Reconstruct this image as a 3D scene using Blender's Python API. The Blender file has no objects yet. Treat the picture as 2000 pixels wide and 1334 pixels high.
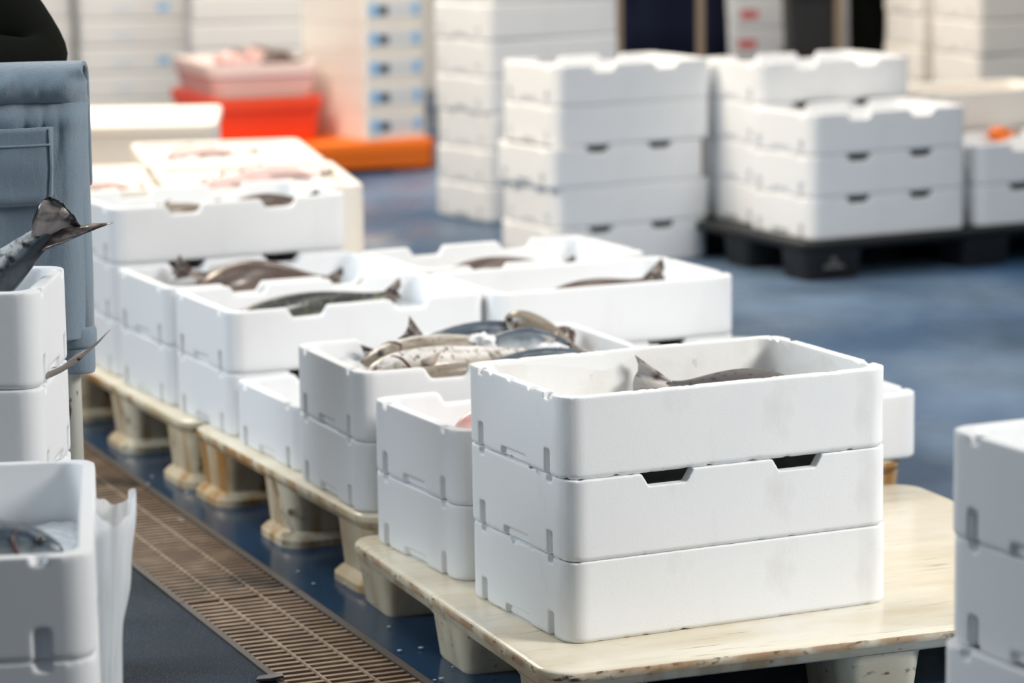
import bpy, bmesh, math, random
from mathutils import Vector, Matrix, noise
random.seed(7)
S = bpy.context.scene
C = S.collection
R = math.radians

# ------------------------------------------------------------------ camera
F_PX, CAM_H, PITCH, ROLL = 5880.5, 1.3784, .1645, -.01358
_c, _s, _cr, _sr = math.cos(PITCH), math.sin(PITCH), math.cos(ROLL), math.sin(ROLL)
_ex = Vector((1, 0, 0)); _ey = Vector((0, -_s, -_c)); _ez = Vector((0, _c, -_s))
def ray(u, v):
    x, y = u - 1000, v - 667
    return _ez + _ex * ((x * _cr + y * _sr) / F_PX) + _ey * ((-x * _sr + y * _cr) / F_PX)
def uz(u, v, z):
    r = ray(u, v); P = r * ((z - CAM_H) / r.z); P.z += CAM_H; return P
def uy(u, v, y):
    r = ray(u, v); P = r * (y / r.y); P.z += CAM_H; return P
cd = bpy.data.cameras.new('camera'); cam = bpy.data.objects.new('camera', cd); C.objects.link(cam)
right = _ex * _cr - _ey * _sr; down = _ex * _sr + _ey * _cr
cam.matrix_world = Matrix(((right.x, -down.x, -_ez.x, 0), (right.y, -down.y, -_ez.y, 0), (right.z, -down.z, -_ez.z, CAM_H), (0, 0, 0, 1)))
cd.sensor_width = 36; cd.lens = F_PX / 2000 * 36; cd.clip_start = .1; cd.clip_end = 200
cd.dof.use_dof = True; cd.dof.focus_distance = 4.72; cd.dof.aperture_fstop = 3.5
S.camera = cam

# ------------------------------------------------------------------ materials
def new_mat(name, col, rough=.5, spec=.5, bump=None, metallic=0, coat=0, sss=0, alpha=1, trans=0):
    m = bpy.data.materials.new(name); m.use_nodes = True
    nt = m.node_tree; b = nt.nodes['Principled BSDF']
    b.inputs['Base Color'].default_value = (*col, 1); b.inputs['Roughness'].default_value = rough
    b.inputs['Specular IOR Level'].default_value = spec; b.inputs['Metallic'].default_value = metallic
    b.inputs['Coat Weight'].default_value = coat; b.inputs['Coat Roughness'].default_value = .12
    b.inputs['Subsurface Weight'].default_value = sss; b.inputs['Subsurface Radius'].default_value = (.01, .01, .01)
    b.inputs['Alpha'].default_value = alpha; b.inputs['Transmission Weight'].default_value = trans
    if bump:
        add_bump(m, *bump)
    return m
def N(m, t, **kw):
    n = m.node_tree.nodes.new(t)
    for k, v in kw.items():
        if k in n.inputs.keys(): n.inputs[k].default_value = v
        else: setattr(n, k, v)
    return n
def LK(m, a, b): m.node_tree.links.new(a, b)
def coords(m, scale=(1, 1, 1)):
    tc = N(m, 'ShaderNodeTexCoord'); mp = N(m, 'ShaderNodeMapping'); mp.inputs['Scale'].default_value = scale
    LK(m, tc.outputs['Object'], mp.inputs['Vector']); return mp.outputs['Vector']
def add_bump(m, scale, strength, dist=.002, kind='noise', stretch=(1, 1, 1)):
    v = coords(m, stretch)
    t = N(m, 'ShaderNodeTexNoise' if kind == 'noise' else 'ShaderNodeTexVoronoi', Scale=scale)
    LK(m, v, t.inputs['Vector'])
    bp = N(m, 'ShaderNodeBump', Strength=strength, Distance=dist)
    LK(m, t.outputs[0], bp.inputs['Height']); LK(m, bp.outputs['Normal'], m.node_tree.nodes['Principled BSDF'].inputs['Normal'])
def stain(m, col2, scale, lo, hi, stretch=(1, 1, 1), detail=6, src=None, seedv=0.0, world=False):
    """mix a second colour in by a noise threshold; returns colour socket"""
    nt = m.node_tree; b = nt.nodes['Principled BSDF']
    if world:
        g = N(m, 'ShaderNodeNewGeometry'); mp = N(m, 'ShaderNodeMapping'); mp.inputs['Scale'].default_value = stretch
        LK(m, g.outputs['Position'], mp.inputs['Vector']); v = mp.outputs['Vector']
    else:
        v = coords(m, stretch)
    t = N(m, 'ShaderNodeTexNoise', Scale=scale, Detail=detail, noise_dimensions='4D'); t.inputs['W'].default_value = seedv
    LK(m, v, t.inputs['Vector'])
    r = N(m, 'ShaderNodeMapRange'); r.inputs['From Min'].default_value = lo; r.inputs['From Max'].default_value = hi
    LK(m, t.outputs[0], r.inputs['Value'])
    mx = N(m, 'ShaderNodeMix', data_type='RGBA')
    LK(m, r.outputs[0], mx.inputs['Factor'])
    inp = b.inputs['Base Color']
    if inp.is_linked:
        LK(m, inp.links[0].from_socket, mx.inputs['A'])
    else:
        mx.inputs['A'].default_value = inp.default_value[:]
    mx.inputs['B'].default_value = (*col2, 1)
    LK(m, mx.outputs['Result'], inp)
    return r.outputs[0]

M = {}
M['eps'] = new_mat('white_polystyrene', (.83, .845, .86), .55, .35)
M['eps_worn'] = new_mat('worn_polystyrene', (.82, .835, .84), .6, .3)
for k in ('eps', 'eps_worn'):
    m = M[k]
    v = coords(m); t = N(m, 'ShaderNodeTexVoronoi', Scale=330.0); t2 = N(m, 'ShaderNodeTexNoise', Scale=160.0, Detail=6.0)
    LK(m, v, t.inputs['Vector']); LK(m, v, t2.inputs['Vector'])
    ad = N(m, 'ShaderNodeMath', operation='ADD'); LK(m, t.outputs[0], ad.inputs[0]); LK(m, t2.outputs[0], ad.inputs[1])
    bp = N(m, 'ShaderNodeBump', Strength=.04 if k == 'eps' else .055, Distance=.002); LK(m, ad.outputs[0], bp.inputs['Height'])
    LK(m, bp.outputs['Normal'], m.node_tree.nodes['Principled BSDF'].inputs['Normal'])
stain(M['eps'], (.74, .75, .76), 9, .55, .85, (1, 1, .4))
stain(M['eps_worn'], (.68, .68, .67), 14, .58, .85, (1, 1, .5))
stain(M['eps_worn'], (.2, .19, .18), 160, .735, .8, (1, 1, 1), 2, seedv=3)
M['eps_dirty'] = new_mat('dirty_polystyrene_inside', (.80, .80, .79), .6, .3, (90, .2))
stain(M['eps_dirty'], (.62, .6, .57), 8, .5, .8)
stain(M['eps_dirty'], (.42, .37, .32), 22, .66, .76, (1, 1, .6), 8, seedv=2)
M['eps_warm'] = new_mat('cream_polystyrene', (.84, .80, .74), .55, .3, (120, .15))
M['old_plastic'] = new_mat('aged_cream_plastic', (.74, .69, .54), .38, .5, (25, .25, .004), sss=.0)
stain(M['old_plastic'], (.60, .51, .35), 6, .4, .66)
stain(M['old_plastic'], (.40, .27, .12), 9, .5, .7, (1.6, 1.6, .35), 6, seedv=5)
stain(M['old_plastic'], (.16, .11, .07), 38, .62, .72, (1, 1, 1.8), 8, seedv=9)
M['edge_plastic'] = new_mat('scuffed_plastic_edge', (.72, .66, .51), .4, .5, (40, .3, .003))
stain(M['edge_plastic'], (.46, .33, .21), 16, .43, .6, (1, 1, 2), 9)
stain(M['edge_plastic'], (.11, .07, .045), 46, .55, .66, (1, 1, 2.2), 9, seedv=9)
stain(M['edge_plastic'], (.40, .22, .09), 5, .56, .7, (1, 1, 1), 5, seedv=3)
M['rusty_plastic'] = new_mat('rust_streaked_cream_plastic', (.68, .61, .46), .4, .5, (25, .25, .004))
stain(M['rusty_plastic'], (.5, .38, .22), 6, .4, .66)
stain(M['rusty_plastic'], (.38, .19, .05), 11, .47, .64, (1.8, 1.8, .25), 5, seedv=5)
stain(M['rusty_plastic'], (.13, .09, .05), 20, .58, .7, (1, 1, 1), 7, seedv=9)
M['deck_top'] = new_mat('scuffed_cream_deck', (.80, .75, .62), .22, .5, (30, .25, .003))
stain(M['deck_top'], (.67, .59, .43), 5, .42, .7, (.6, 2, 1))
stain(M['deck_top'], (.40, .32, .22), 40, .61, .72, (.22, 3, 1), 9, seedv=4)
stain(M['deck_top'], (.80, .82, .82), 3, .56, .75, (1, 1, 1), 6, seedv=8)
M['black_plastic'] = new_mat('black_pallet_plastic', (.018, .018, .019), .5, .4, (40, .2, .003))
M['grey_print'] = new_mat('grey_embossed_mark', (.12, .12, .12), .6)
M['rust'] = new_mat('rusty_steel', (.27, .19, .13), .4, .6, (60, .3, .002), metallic=.35)
stain(M['rust'], (.45, .34, .24), 14, .42, .68)
stain(M['rust'], (.05, .04, .03), 5, .55, .7, seedv=6)
M['dark_steel'] = new_mat('dark_frame_steel', (.07, .06, .055), .5, .5, (50, .3, .002), metallic=.4)
M['channel'] = new_mat('wet_dark_channel', (.012, .013, .016), .35)
M['orange'] = new_mat('orange_plastic', (.85, .17, .005), .4)
M['red_orange'] = new_mat('red_orange_plastic', (.8, .06, .012), .4)
M['label_blue'] = new_mat('light_blue_label', (.30, .52, .78), .5)
M['label_white'] = new_mat('pale_label', (.66, .69, .72), .5)
M['label_dark'] = new_mat('dark_print', (.06, .07, .1), .6)
M['label_red'] = new_mat('red_print', (.75, .18, .18), .6)
M['post'] = new_mat('brown_beige_steel_post', (.24, .18, .13), .5, .4, metallic=.2)
M['painted_pole'] = new_mat('chipped_white_paint', (.66, .66, .60), .45, .4, (60, .3, .002))
stain(M['painted_pole'], (.1, .05, .025), 34, .62, .66, (1, 1, .45), 3)
M['fleece'] = new_mat('blue_grey_fleece', (.225, .295, .36), .95, .1)
m = M['fleece']
m.node_tree.nodes['Principled BSDF'].inputs['Sheen Weight'].default_value = .5
v = coords(m, (1, 1, .25)); t1 = N(m, 'ShaderNodeTexNoise', Scale=120.0, Detail=3.0); LK(m, v, t1.inputs['Vector'])
v2 = coords(m); t2 = N(m, 'ShaderNodeTexNoise', Scale=700.0, Detail=2.0); LK(m, v2, t2.inputs['Vector'])
ad = N(m, 'ShaderNodeMath', operation='ADD'); LK(m, t1.outputs[0], ad.inputs[0]); LK(m, t2.outputs[0], ad.inputs[1])
bp = N(m, 'ShaderNodeBump', Strength=.55, Distance=.003); LK(m, ad.outputs[0], bp.inputs['Height']); LK(m, bp.outputs['Normal'], m.node_tree.nodes['Principled BSDF'].inputs['Normal'])
M['navy'] = new_mat('navy_work_cloth', (.008, .011, .026), .9, .1, (40, .4, .004))
M['black_jacket'] = new_mat('black_green_jacket', (.007, .008, .006), .9, .1, (35, .5, .005))
M['boot'] = new_mat('black_rubber', (.012, .012, .012), .4)
M['skin'] = new_mat('skin', (.55, .33, .24), .5, .4)
M['hair'] = new_mat('dark_hair', (.03, .02, .015), .7)
M['eye_white'] = new_mat('eye_white', (.8, .8, .78), .2)
M['eye'] = new_mat('fish_eye', (.012, .012, .012), .08, .6, coat=1)
M['ice'] = new_mat('crushed_ice', (.86, .88, .9), .25, .5, (60, .5, .006))
M['pink_flesh'] = new_mat('pink_fish_flesh', (.80, .56, .53), .3, .5, (50, .4, .004), coat=.5)
stain(M['pink_flesh'], (.62, .28, .27), 18, .5, .7)
M['pale_pink'] = new_mat('pinkish_white_plastic', (.80, .66, .62), .5)
M['wall'] = new_mat('cream_wall_panel', (.72, .69, .64), .6)
M['grey_box'] = new_mat('grey_white_polystyrene', (.72, .72, .71), .6, .3)
M['scrap'] = new_mat('dark_plastic_scrap', (.02, .02, .028), .35)
M['litter'] = new_mat('pale_ice_bits', (.55, .62, .7), .3)
# translucent bag
M['bag'] = m = bpy.data.materials.new('thin_clear_polythene'); m.use_nodes = True
nt = m.node_tree; b = nt.nodes['Principled BSDF']
b.inputs['Base Color'].default_value = (.86, .89, .92, 1); b.inputs['Roughness'].default_value = .12; b.inputs['Specular IOR Level'].default_value = .8
tl = N(m, 'ShaderNodeBsdfTranslucent'); tl.inputs[0].default_value = (.85, .88, .9, 1)
tp = N(m, 'ShaderNodeBsdfTransparent'); mx1 = N(m, 'ShaderNodeMixShader'); mx1.inputs[0].default_value = .45; mx2 = N(m, 'ShaderNodeMixShader'); mx2.inputs[0].default_value = .22
LK(m, b.outputs[0], mx1.inputs[1]); LK(m, tl.outputs[0], mx1.inputs[2]); LK(m, mx1.outputs[0], mx2.inputs[1]); LK(m, tp.outputs[0], mx2.inputs[2])
LK(m, mx2.outputs[0], nt.nodes['Material Output'].inputs[0])
# floor
M['floor'] = m = new_mat('blue_epoxy_floor', (.038, .09, .175), .4, .16)
stain(m, (.035, .065, .11), 1.6, .4, .7, world=True)
stain(m, (.22, .31, .44), 1.1, .45, .72, (1, .55, 1), world=True, seedv=4)
stain(m, (.42, .41, .39), .9, .6, .72, (1, .6, 1), world=True, seedv=12)
stain(m, (.25, .3, .36), 420, .68, .74, world=True, detail=2, seedv=2)
v = coords(m); t = N(m, 'ShaderNodeTexNoise', Scale=300.0, Detail=3.0); LK(m, v, t.inputs['Vector'])
bp = N(m, 'ShaderNodeBump', Strength=.35, Distance=.002); LK(m, t.outputs[0], bp.inputs['Height']); LK(m, bp.outputs['Normal'], m.node_tree.nodes['Principled BSDF'].inputs['Normal'])
t = N(m, 'ShaderNodeTexNoise', Scale=2.2, Detail=4.0); LK(m, v, t.inputs['Vector'])
rr = N(m, 'ShaderNodeMapRange'); rr.inputs['From Min'].default_value = .35; rr.inputs['From Max'].default_value = .65; rr.inputs['To Min'].default_value = .16; rr.inputs['To Max'].default_value = .5
LK(m, t.outputs[0], rr.inputs['Value']); LK(m, rr.outputs[0], m.node_tree.nodes['Principled BSDF'].inputs['Roughness'])

M['floor_shaded'] = new_mat('wet_blue_floor_painted_shade', (.018, .050, .105), .16, .22, (90, .12, .002))  # wet gloss by the drain; the boxes' shade is put into the darker blue
stain(M['floor_shaded'], (.04, .06, .085), 2.2, .5, .7, world=True)
M['floor_grit'] = new_mat('dark_gritty_blue_grey_floor', (.062, .074, .09), .9, .0, (260, .5, .003))
stain(M['floor_grit'], (.045, .053, .066), 3, .45, .65, world=True)
stain(M['floor_grit'], (.26, .29, .32), 420, .6, .68, world=True, detail=2, seedv=2)
def fish_mat(name, back, belly, mid, spots=None, rough=.34, zlo=-.35, zhi=.35):
    m = new_mat(name, back, rough, .5, (140, .4, .002), coat=.3)
    b = m.node_tree.nodes['Principled BSDF']
    at = N(m, 'ShaderNodeAttribute', attribute_name='ring')   # 0 = belly, 1 = back, along the fish's own section
    rp = N(m, 'ShaderNodeValToRGB'); e = rp.color_ramp.elements
    e[0].position = .3; e[0].color = (*belly, 1); e[1].position = .72; e[1].color = (*back, 1)
    k = rp.color_ramp.elements.new(.5); k.color = (*mid, 1)
    nz = N(m, 'ShaderNodeTexNoise', Scale=30.0, Detail=5.0); LK(m, coords(m), nz.inputs['Vector'])
    ma = N(m, 'ShaderNodeMath', operation='MULTIPLY_ADD'); ma.inputs[1].default_value = .35; LK(m, nz.outputs[0], ma.inputs[0])
    sb = N(m, 'ShaderNodeMath', operation='SUBTRACT'); sb.inputs[1].default_value = .175
    LK(m, at.outputs['Fac'], ma.inputs[2]); LK(m, ma.outputs[0], sb.inputs[0]); LK(m, sb.outputs[0], rp.inputs[0])
    LK(m, rp.outputs[0], b.inputs['Base Color'])
    if spots: stain(m, spots, 85, .56, .64, detail=3)
    return m
M['f_cod'] = fish_mat('cod_skin', (.26, .22, .17), (.78, .76, .73), (.46, .42, .36), (.22, .17, .11))
M['f_saithe'] = fish_mat('dark_saithe_skin', (.022, .028, .028), (.42, .44, .40), (.07, .085, .08), (.16, .15, .08))
M['f_blue'] = fish_mat('blue_grey_fish_skin', (.045, .07, .10), (.5, .54, .56), (.13, .17, .2))
M['f_brown'] = fish_mat('brown_fish_skin', (.095, .062, .05), (.4, .34, .3), (.14, .095, .08), (.05, .035, .03))
M['f_salmon'] = fish_mat('salmon_skin', (.035, .045, .055), (.62, .64, .64), (.16, .2, .23))
stain(M['f_salmon'], (.02, .024, .03), 60, .5, .62, seedv=3)
M['f_grey'] = fish_mat('mottled_grey_fish_skin', (.11, .1, .095), (.55, .52, .5), (.3, .28, .265), (.06, .055, .05), .5)
M['fin_dark'] = new_mat('dark_fin', (.06, .045, .04), .35, .5, (120, .5, .002), coat=.4)
stain(M['fin_dark'], (.30, .23, .2), 30, .45, .7, (1, 1, 4))
M['fin_pale'] = new_mat('pale_fin', (.5, .42, .36), .35, .5, (120, .5, .002), coat=.3)
stain(M['fin_pale'], (.2, .15, .12), 40, .5, .7)
M['fin_grey'] = new_mat('mottled_grey_fin', (.46, .43, .41), .5, .4, (90, .4, .002))
stain(M['fin_grey'], (.12, .1, .09), 45, .52, .66)

M['gill'] = new_mat('dark_red_gill', (.12, .04, .035), .35, .5, coat=.3)
stain(M['f_cod'], (.16, .12, .08), 22, .54, .72, (1, 2.2, 2.2), 7, seedv=2)
stain(M['f_blue'], (.30, .33, .35), 26, .54, .7, (.5, 2.4, 2.4), 6, seedv=2)
# ------------------------------------------------------------------ object helpers
def obj(name, me, parent=None, mats=None, smooth=False):
    if isinstance(me, bmesh.types.BMesh):
        bm = me; bmesh.ops.recalc_face_normals(bm, faces=bm.faces)
        me = bpy.data.meshes.new(name); bm.to_mesh(me); bm.free()
    if mats:
        for k in (mats if isinstance(mats, (list, tuple)) else [mats]): me.materials.append(M[k])
    if smooth: me.polygons.foreach_set('use_smooth', [True] * len(me.polygons))
    o = bpy.data.objects.new(name, me); C.objects.link(o)
    if parent: o.parent = parent
    return o
def tag(o, label, cat, group=None, kind=None):
    o['label'] = label; o['category'] = cat
    if group: o['group'] = group
    if kind: o['kind'] = kind
    return o
def thing(name, label, cat, loc, rz=0, group=None):
    o = bpy.data.objects.new(name, None); C.objects.link(o); o.empty_display_size = .1
    o.location = loc; o.rotation_euler = (0, 0, rz); return tag(o, label, cat, group)
def add_box(bm, x0, x1, y0, y1, z0, z1, mi=0):
    vs = [bm.verts.new(p) for p in ((x0, y0, z0), (x1, y0, z0), (x1, y1, z0), (x0, y1, z0), (x0, y0, z1), (x1, y0, z1), (x1, y1, z1), (x0, y1, z1))]
    for q in ((3, 2, 1, 0), (4, 5, 6, 7), (0, 1, 5, 4), (1, 2, 6, 5), (2, 3, 7, 6), (3, 0, 4, 7)):
        f = bm.faces.new([vs[i] for i in q]); f.material_index = mi
    return vs
def rrect(hx, hy, r, n=6, cx=0, cy=0):
    pts = []
    for (sx, sy, a0) in ((1, 1, 0), (-1, 1, 90), (-1, -1, 180), (1, -1, 270)):
        for i in range(n + 1):
            a = R(a0 + 90 * i / n); pts.append((cx + sx * (hx - r) + r * math.cos(a), cy + sy * (hy - r) + r * math.sin(a)))
    return pts
def loft(bm, rings, cap0=True, cap1=True, mi=0):
    vr = [[bm.verts.new(p) for p in ring] for ring in rings]
    n = len(vr[0])
    for a, b in zip(vr, vr[1:]):
        for i in range(n):
            f = bm.faces.new((a[i], a[(i + 1) % n], b[(i + 1) % n], b[i])); f.material_index = mi
    if cap0: bm.faces.new(vr[0][::-1]).material_index = mi
    if cap1: bm.faces.new(vr[-1]).material_index = mi
    return vr
def rprism(bm, hx, hy, r, zs, n=6, cx=0, cy=0):
    """zs: list of (z, inset)"""
    return loft(bm, [[(x, y, z) for x, y in rrect(hx - i, hy - i, max(r - i, .002), n, cx, cy)] for z, i in zs])
def tube(bm, pts, rad, n=10, caps=True):
    pts = [Vector(p) for p in pts]; rads = rad if isinstance(rad, (list, tuple)) else [rad] * len(pts)
    rings = []; prev = None
    for i, p in enumerate(pts):
        d = (pts[min(i + 1, len(pts) - 1)] - pts[max(i - 1, 0)]).normalized()
        if prev is None:
            up = Vector((0, 0, 1)) if abs(d.z) < .9 else Vector((1, 0, 0)); a = d.cross(up).normalized()
        else:
            a = (prev - d * prev.dot(d)).normalized()
        prev = a; bb = d.cross(a)
        rings.append([p + (a * math.cos(2 * math.pi * k / n) + bb * math.sin(2 * math.pi * k / n)) * rads[i] for k in range(n)])
    return loft(bm, rings, caps, caps)
def evaluated(o):
    dg = bpy.context.evaluated_depsgraph_get(); dg.update()
    me = bpy.data.meshes.new_from_object(o.evaluated_get(dg))
    return me
def drop(o):
    me = o.data; bpy.data.objects.remove(o); bpy.data.meshes.remove(me)

# ------------------------------------------------------------------ fish boxes
BL, BW, BH = .60, .387, .1329
def make_box_mesh(name, L, W, H, voxel, notched=True, slots=True, worn=0, seed=0, t=.023, mats=('eps',), fill_r=.02):
    bm = bmesh.new(); rprism(bm, L / 2, W / 2, .036, [(0, .004), (.006, 0), (H, 0)], 8)
    base = obj('tmp', bm)
    cutters = []
    bm = bmesh.new(); rprism(bm, L / 2 - t, W / 2 - t, .03, [(.024, .004), (.03, 0), (H + .02, -.003)], 8); cutters.append(bm)
    bm = bmesh.new()
    if notched:
        for cx in (-.2 * L, .2 * L):
            for sy in (-1, 1):
                y0, y1 = sorted((sy * (W / 2 + .02), sy * (W / 2 - t - .02)))
                p = [(cx - .053, H + .01), (cx - .034, H - .021), (cx + .034, H - .021), (cx + .053, H + .01)]
                loft(bm, [[(x, y0, z) for x, z in p], [(x, y1, z) for x, z in p]])
    if slots:
        for sx in (-1, 1):
            for f in (-.33, .33):
                y = f * W
                x0, x1 = sorted((sx * (L / 2 + .02), sx * (L / 2 - .014)))
                add_box(bm, x0, x1, y - .0105, y + .0105, -.02, .042)
                x0, x1 = sorted((sx * (L / 2 + .02), sx * (L / 2 - .013)))
                add_box(bm, x0, x1, y - .0095, y + .0095, H - .011, H + .02)
            x0, x1 = sorted((sx * (L / 2 + .02), sx * (L / 2 - .010)))
            add_box(bm, x0, x1, -.05, .045, -.02, .017)
    if len(bm.verts): cutters.append(bm)
    cobs = []
    for bm in cutters:
        co = obj('tmpc', bm); cobs.append(co)
        md = base.modifiers.new('b', 'BOOLEAN'); md.object = co; md.operation = 'DIFFERENCE'; md.solver = 'EXACT'
    md = base.modifiers.new('r', 'REMESH'); md.mode = 'VOXEL'; md.voxel_size = voxel; md.adaptivity = 0
    md = base.modifiers.new('s', 'SMOOTH'); md.factor = .5; md.iterations = 2
    me = evaluated(base); me.name = name
    for co in cobs: drop(co)
    drop(base)
    if worn:
        for v in me.vertices:
            p = v.co
            q = p + Vector((seed * 7.1, seed * 3.3, seed))
            endf = max(0, (abs(p.x) - (L / 2 - t * 1.4)) / (t * 1.4))
            if p.z > H - .016:
                k = noise.noise(q * 42) * .5 + noise.noise(q * 110) * .4 + noise.noise(q * 16) * .5
                amt = max(0, k - .12) * (.004 + .024 * endf) * worn
                v.co.z -= min(amt, .014) * ((p.z - (H - .016)) / .016)
            if p.z < .012:
                k = noise.noise(q * 60)
                v.co.z += max(0, k - .15) * .006 * worn * (1 - p.z / .012)
            n = noise.noise(q * 9) * .0012 * worn
            v.co.x += n; v.co.y += noise.noise(q * 8 + Vector((9, 0, 0))) * .0012 * worn
    me.materials.clear()
    for k in mats: me.materials.append(M[k])
    if len(mats) > 1:     # inside faces take the second material
        for p in me.polygons:
            c = p.center
            if abs(c.x) < L / 2 - t * .9 and abs(c.y) < W / 2 - t * .9 and c.z > .02: p.material_index = 1
    me.polygons.foreach_set('use_smooth', [True] * len(me.polygons))
    return me
ML, MW, MH = .592, .380, .1322
MB = {
    'notched': make_box_mesh('fish_box', ML, MW, MH, .004),
    'plain': make_box_mesh('fish_box', ML, MW, MH, .004, notched=False),
    'wornplain': make_box_mesh('fish_box', .600, .387, MH, .0022, notched=False, worn=1.0, seed=1, mats=('eps_worn', 'eps_dirty')),
    'wornnotched': make_box_mesh('fish_box', .600, .387, MH, .0023, notched=True, worn=.55, seed=2, mats=('eps_worn',)),
    'wornbase': make_box_mesh('fish_box', .600, .387, MH, .0023, notched=False, worn=.6, seed=3, mats=('eps_worn',)),
    'far': make_box_mesh('fish_box', ML, MW, MH, .0045),
    'farplain': make_box_mesh('fish_box', ML, MW, MH, .0065, notched=False),
    'cream': make_box_mesh('fish_box', ML, MW, MH, .0065, notched=False, mats=('eps_warm',)),
    'salmon': make_box_mesh('fish_box', .60, .295, .1455, .0035, notched=False, slots=True),
    'large': make_box_mesh('fish_tub', .50, .64, .198, .007, notched=False, slots=False, t=.03, mats=('eps_warm',)),
    'grey': make_box_mesh('foam_box', ML, MW, MH, .008, notched=False, slots=False, mats=('grey_box',)),
}
ALLBOX = {}
def lw(fl, yaw, a, b):           # local (along length, into depth) -> world xy
    c, s = math.cos(yaw), math.sin(yaw)
    return Vector((fl[0] + a * c - b * s, fl[1] + a * s + b * c))
def put_box(kind, fl, yaw, z, label, group=None, name='fish_box', L=BL, W=BW, cat='fish box', j=(0, 0, 0)):
    o = bpy.data.objects.new(name, MB[kind]); C.objects.link(o)
    p = lw(fl, yaw, L / 2 + j[0], W / 2 + j[1])
    o.location = (p.x, p.y, z); o.rotation_euler = (0, 0, yaw + j[2])
    return tag(o, label, cat, group)
def stack(fl, yaw, z0, items, group, H=BH, **kw):
    for i, it in enumerate(items):
        kind, label = it[0], it[1]; j = it[2] if len(it) > 2 else (0, 0, 0)
        put_box(kind, fl, yaw, z0 + i * H + .0003, label, group, j=j, **kw)

HP1, HP2, HPK = .118, .150, .127
ST = {'A': ((.084, 4.632), .436, HP1), 'C': ((-.097, 5.046), .452, HP1), 'B': ((-.285, 5.455), .392, HP2),
      'F': ((-.425, 5.826), .43, HP2), 'D': ((-.592, 6.203), .43, HP2), 'E': ((-.034, 6.410), .43, HP2), 'G': ((-.760, 6.565), .438, HP2),
      'J': ((-.925, 6.945), .443, HP2), 'H': ((-.212, 6.806), .438, HP2), 'R1': ((.268, 5.676), .40, HP2), 'R2': ((.137, 6.04), .42, HP2),
      'K': ((.944, 9.373), .47, HPK), 'M': ((.140, 9.68), .496, 0.0)}
gA = 'worn fish boxes of the nearest stack'
stack(*ST['A'], [('wornbase', 'white worn fish box at the bottom of the nearest three-box stack, on the cream pallet'),
                 ('wornnotched', 'white fish box with two dark handle notches, middle of the nearest stack', (-.002, .0, .004)),
                 ('wornplain', 'worn white fish box with chipped rim, topmost of the nearest stack', (-.003, .001, -.006))], gA)
gP = 'fish boxes on the front cream pallet'
stack(*ST['C'], [('notched', 'lower white fish box right behind the nearest stack, at the pallet edge'),
                 ('notched', 'open white box holding a bit of pink fish, right behind the nearest stack')], gP)
gB = 'fish boxes on the middle cream pallet'
stack(*ST['B'], [('notched', 'lower white fish box under the one heaped with cod'),
                 ('notched', 'white fish box heaped with cod, blue-grey fish and ice')], gB)
stack(*ST['F'], [('notched', 'single low white fish box on the pallet between two taller stacks')], gB)
stack(*ST['D'], [('notched', 'lower white fish box under the one with the long dark fish'),
                 ('notched', 'white fish box with one long dark green-black fish along it')], gB)
stack(*ST['E'], [('notched', 'lower white box with black handle slot showing, under the plain-rimmed box'),
                 ('plain', 'white fish box with plain rim and a dark fin poking up at its right end')], gB)
stack(*ST['R1'], [('notched', 'white fish box half hidden behind the nearest stack, at its right side')], gB)
stack(*ST['R2'], [('notched', 'low white fish box of which only the rim shows, above the nearest box\'s back edge')], gB)
gJ = 'fish boxes on the rear cream pallet'
stack(*ST['G'], [('notched', 'lower white fish box under the one with the brown fish'),
                 ('notched', 'white fish box with a broad brown fish, its tail raised at the left')], gJ)
stack(*ST['H'], [('notched', 'lower white box of the rear right pair, behind the plain-rimmed box'),
                 ('notched', 'open white box with notched rims, in front of the five-box stack')], gJ)
stack(*ST['J'], [('notched', 'lowest white fish box of the three-box stack beside the blue-grey cloth'),
                 ('notched', 'middle white fish box with black slots, three-box stack behind the brown fish'),
                 ('notched', 'topmost open fish box with deep notches, behind the brown fish box')], gJ)
gK = 'fish boxes on the black pallet'
stack(*ST['K'], [('far', 'bottom grey-lit fish box at the front corner of the black pallet'),
                 ('far', 'middle fish box of the three-box stack on the black pallet, slots above and below'),
                 ('far', 'top open fish box of the three-box stack on the black pallet corner')], gK)
k2 = lw(ST['K'][0], .47, .055, .40)
stack((k2.x, k2.y), .47, HPK, [('far', 'lowest fish box at the back of the black pallet, mostly hidden by the front stack'),
                               ('far', 'second fish box from the bottom at the back of the black pallet'),
                               ('far', 'third fish box up at the back of the black pallet, brownish slots above it'),
                               ('far', 'topmost fish box at the back of the black pallet, above the front stack')], gK)
nn = lw(ST['K'][0], .47, .628, .0)
stack((nn.x, nn.y), .47, HPK, [('far', 'bottom fish box at the right end of the black pallet'),
                               ('far', 'open fish box with an orange scrap, right end of the black pallet')], gK)
n2 = lw(ST['K'][0], .47, .76, .42)
stack((n2.x, n2.y), .47, HPK, [('cream', 'lowest pale box behind the right end of the black pallet'), ('cream', 'second pale box behind the right end of the black pallet'),
                               ('cream', 'third pale box at the right picture edge, behind the orange scrap box')], gK)
gM = 'five-box stack on the blue floor'
stack(*ST['M'], [('far', 'lowest fish box of the five-box stack on the floor, dark slot above it'),
                 ('farplain', 'second fish box up in the five-box stack, small grey smudge on its front', (.01, 0, 0)),
                 ('far', 'middle fish box of the five-box stack, two dark slots in its top edge', (-.012, 0, .015)),
                 ('farplain', 'fourth fish box up in the five-box stack, below the open top one', (.012, 0, -.01)),
                 ('far', 'open topmost fish box of the five-box stack', (.014, 0, 0))], gM)
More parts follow.
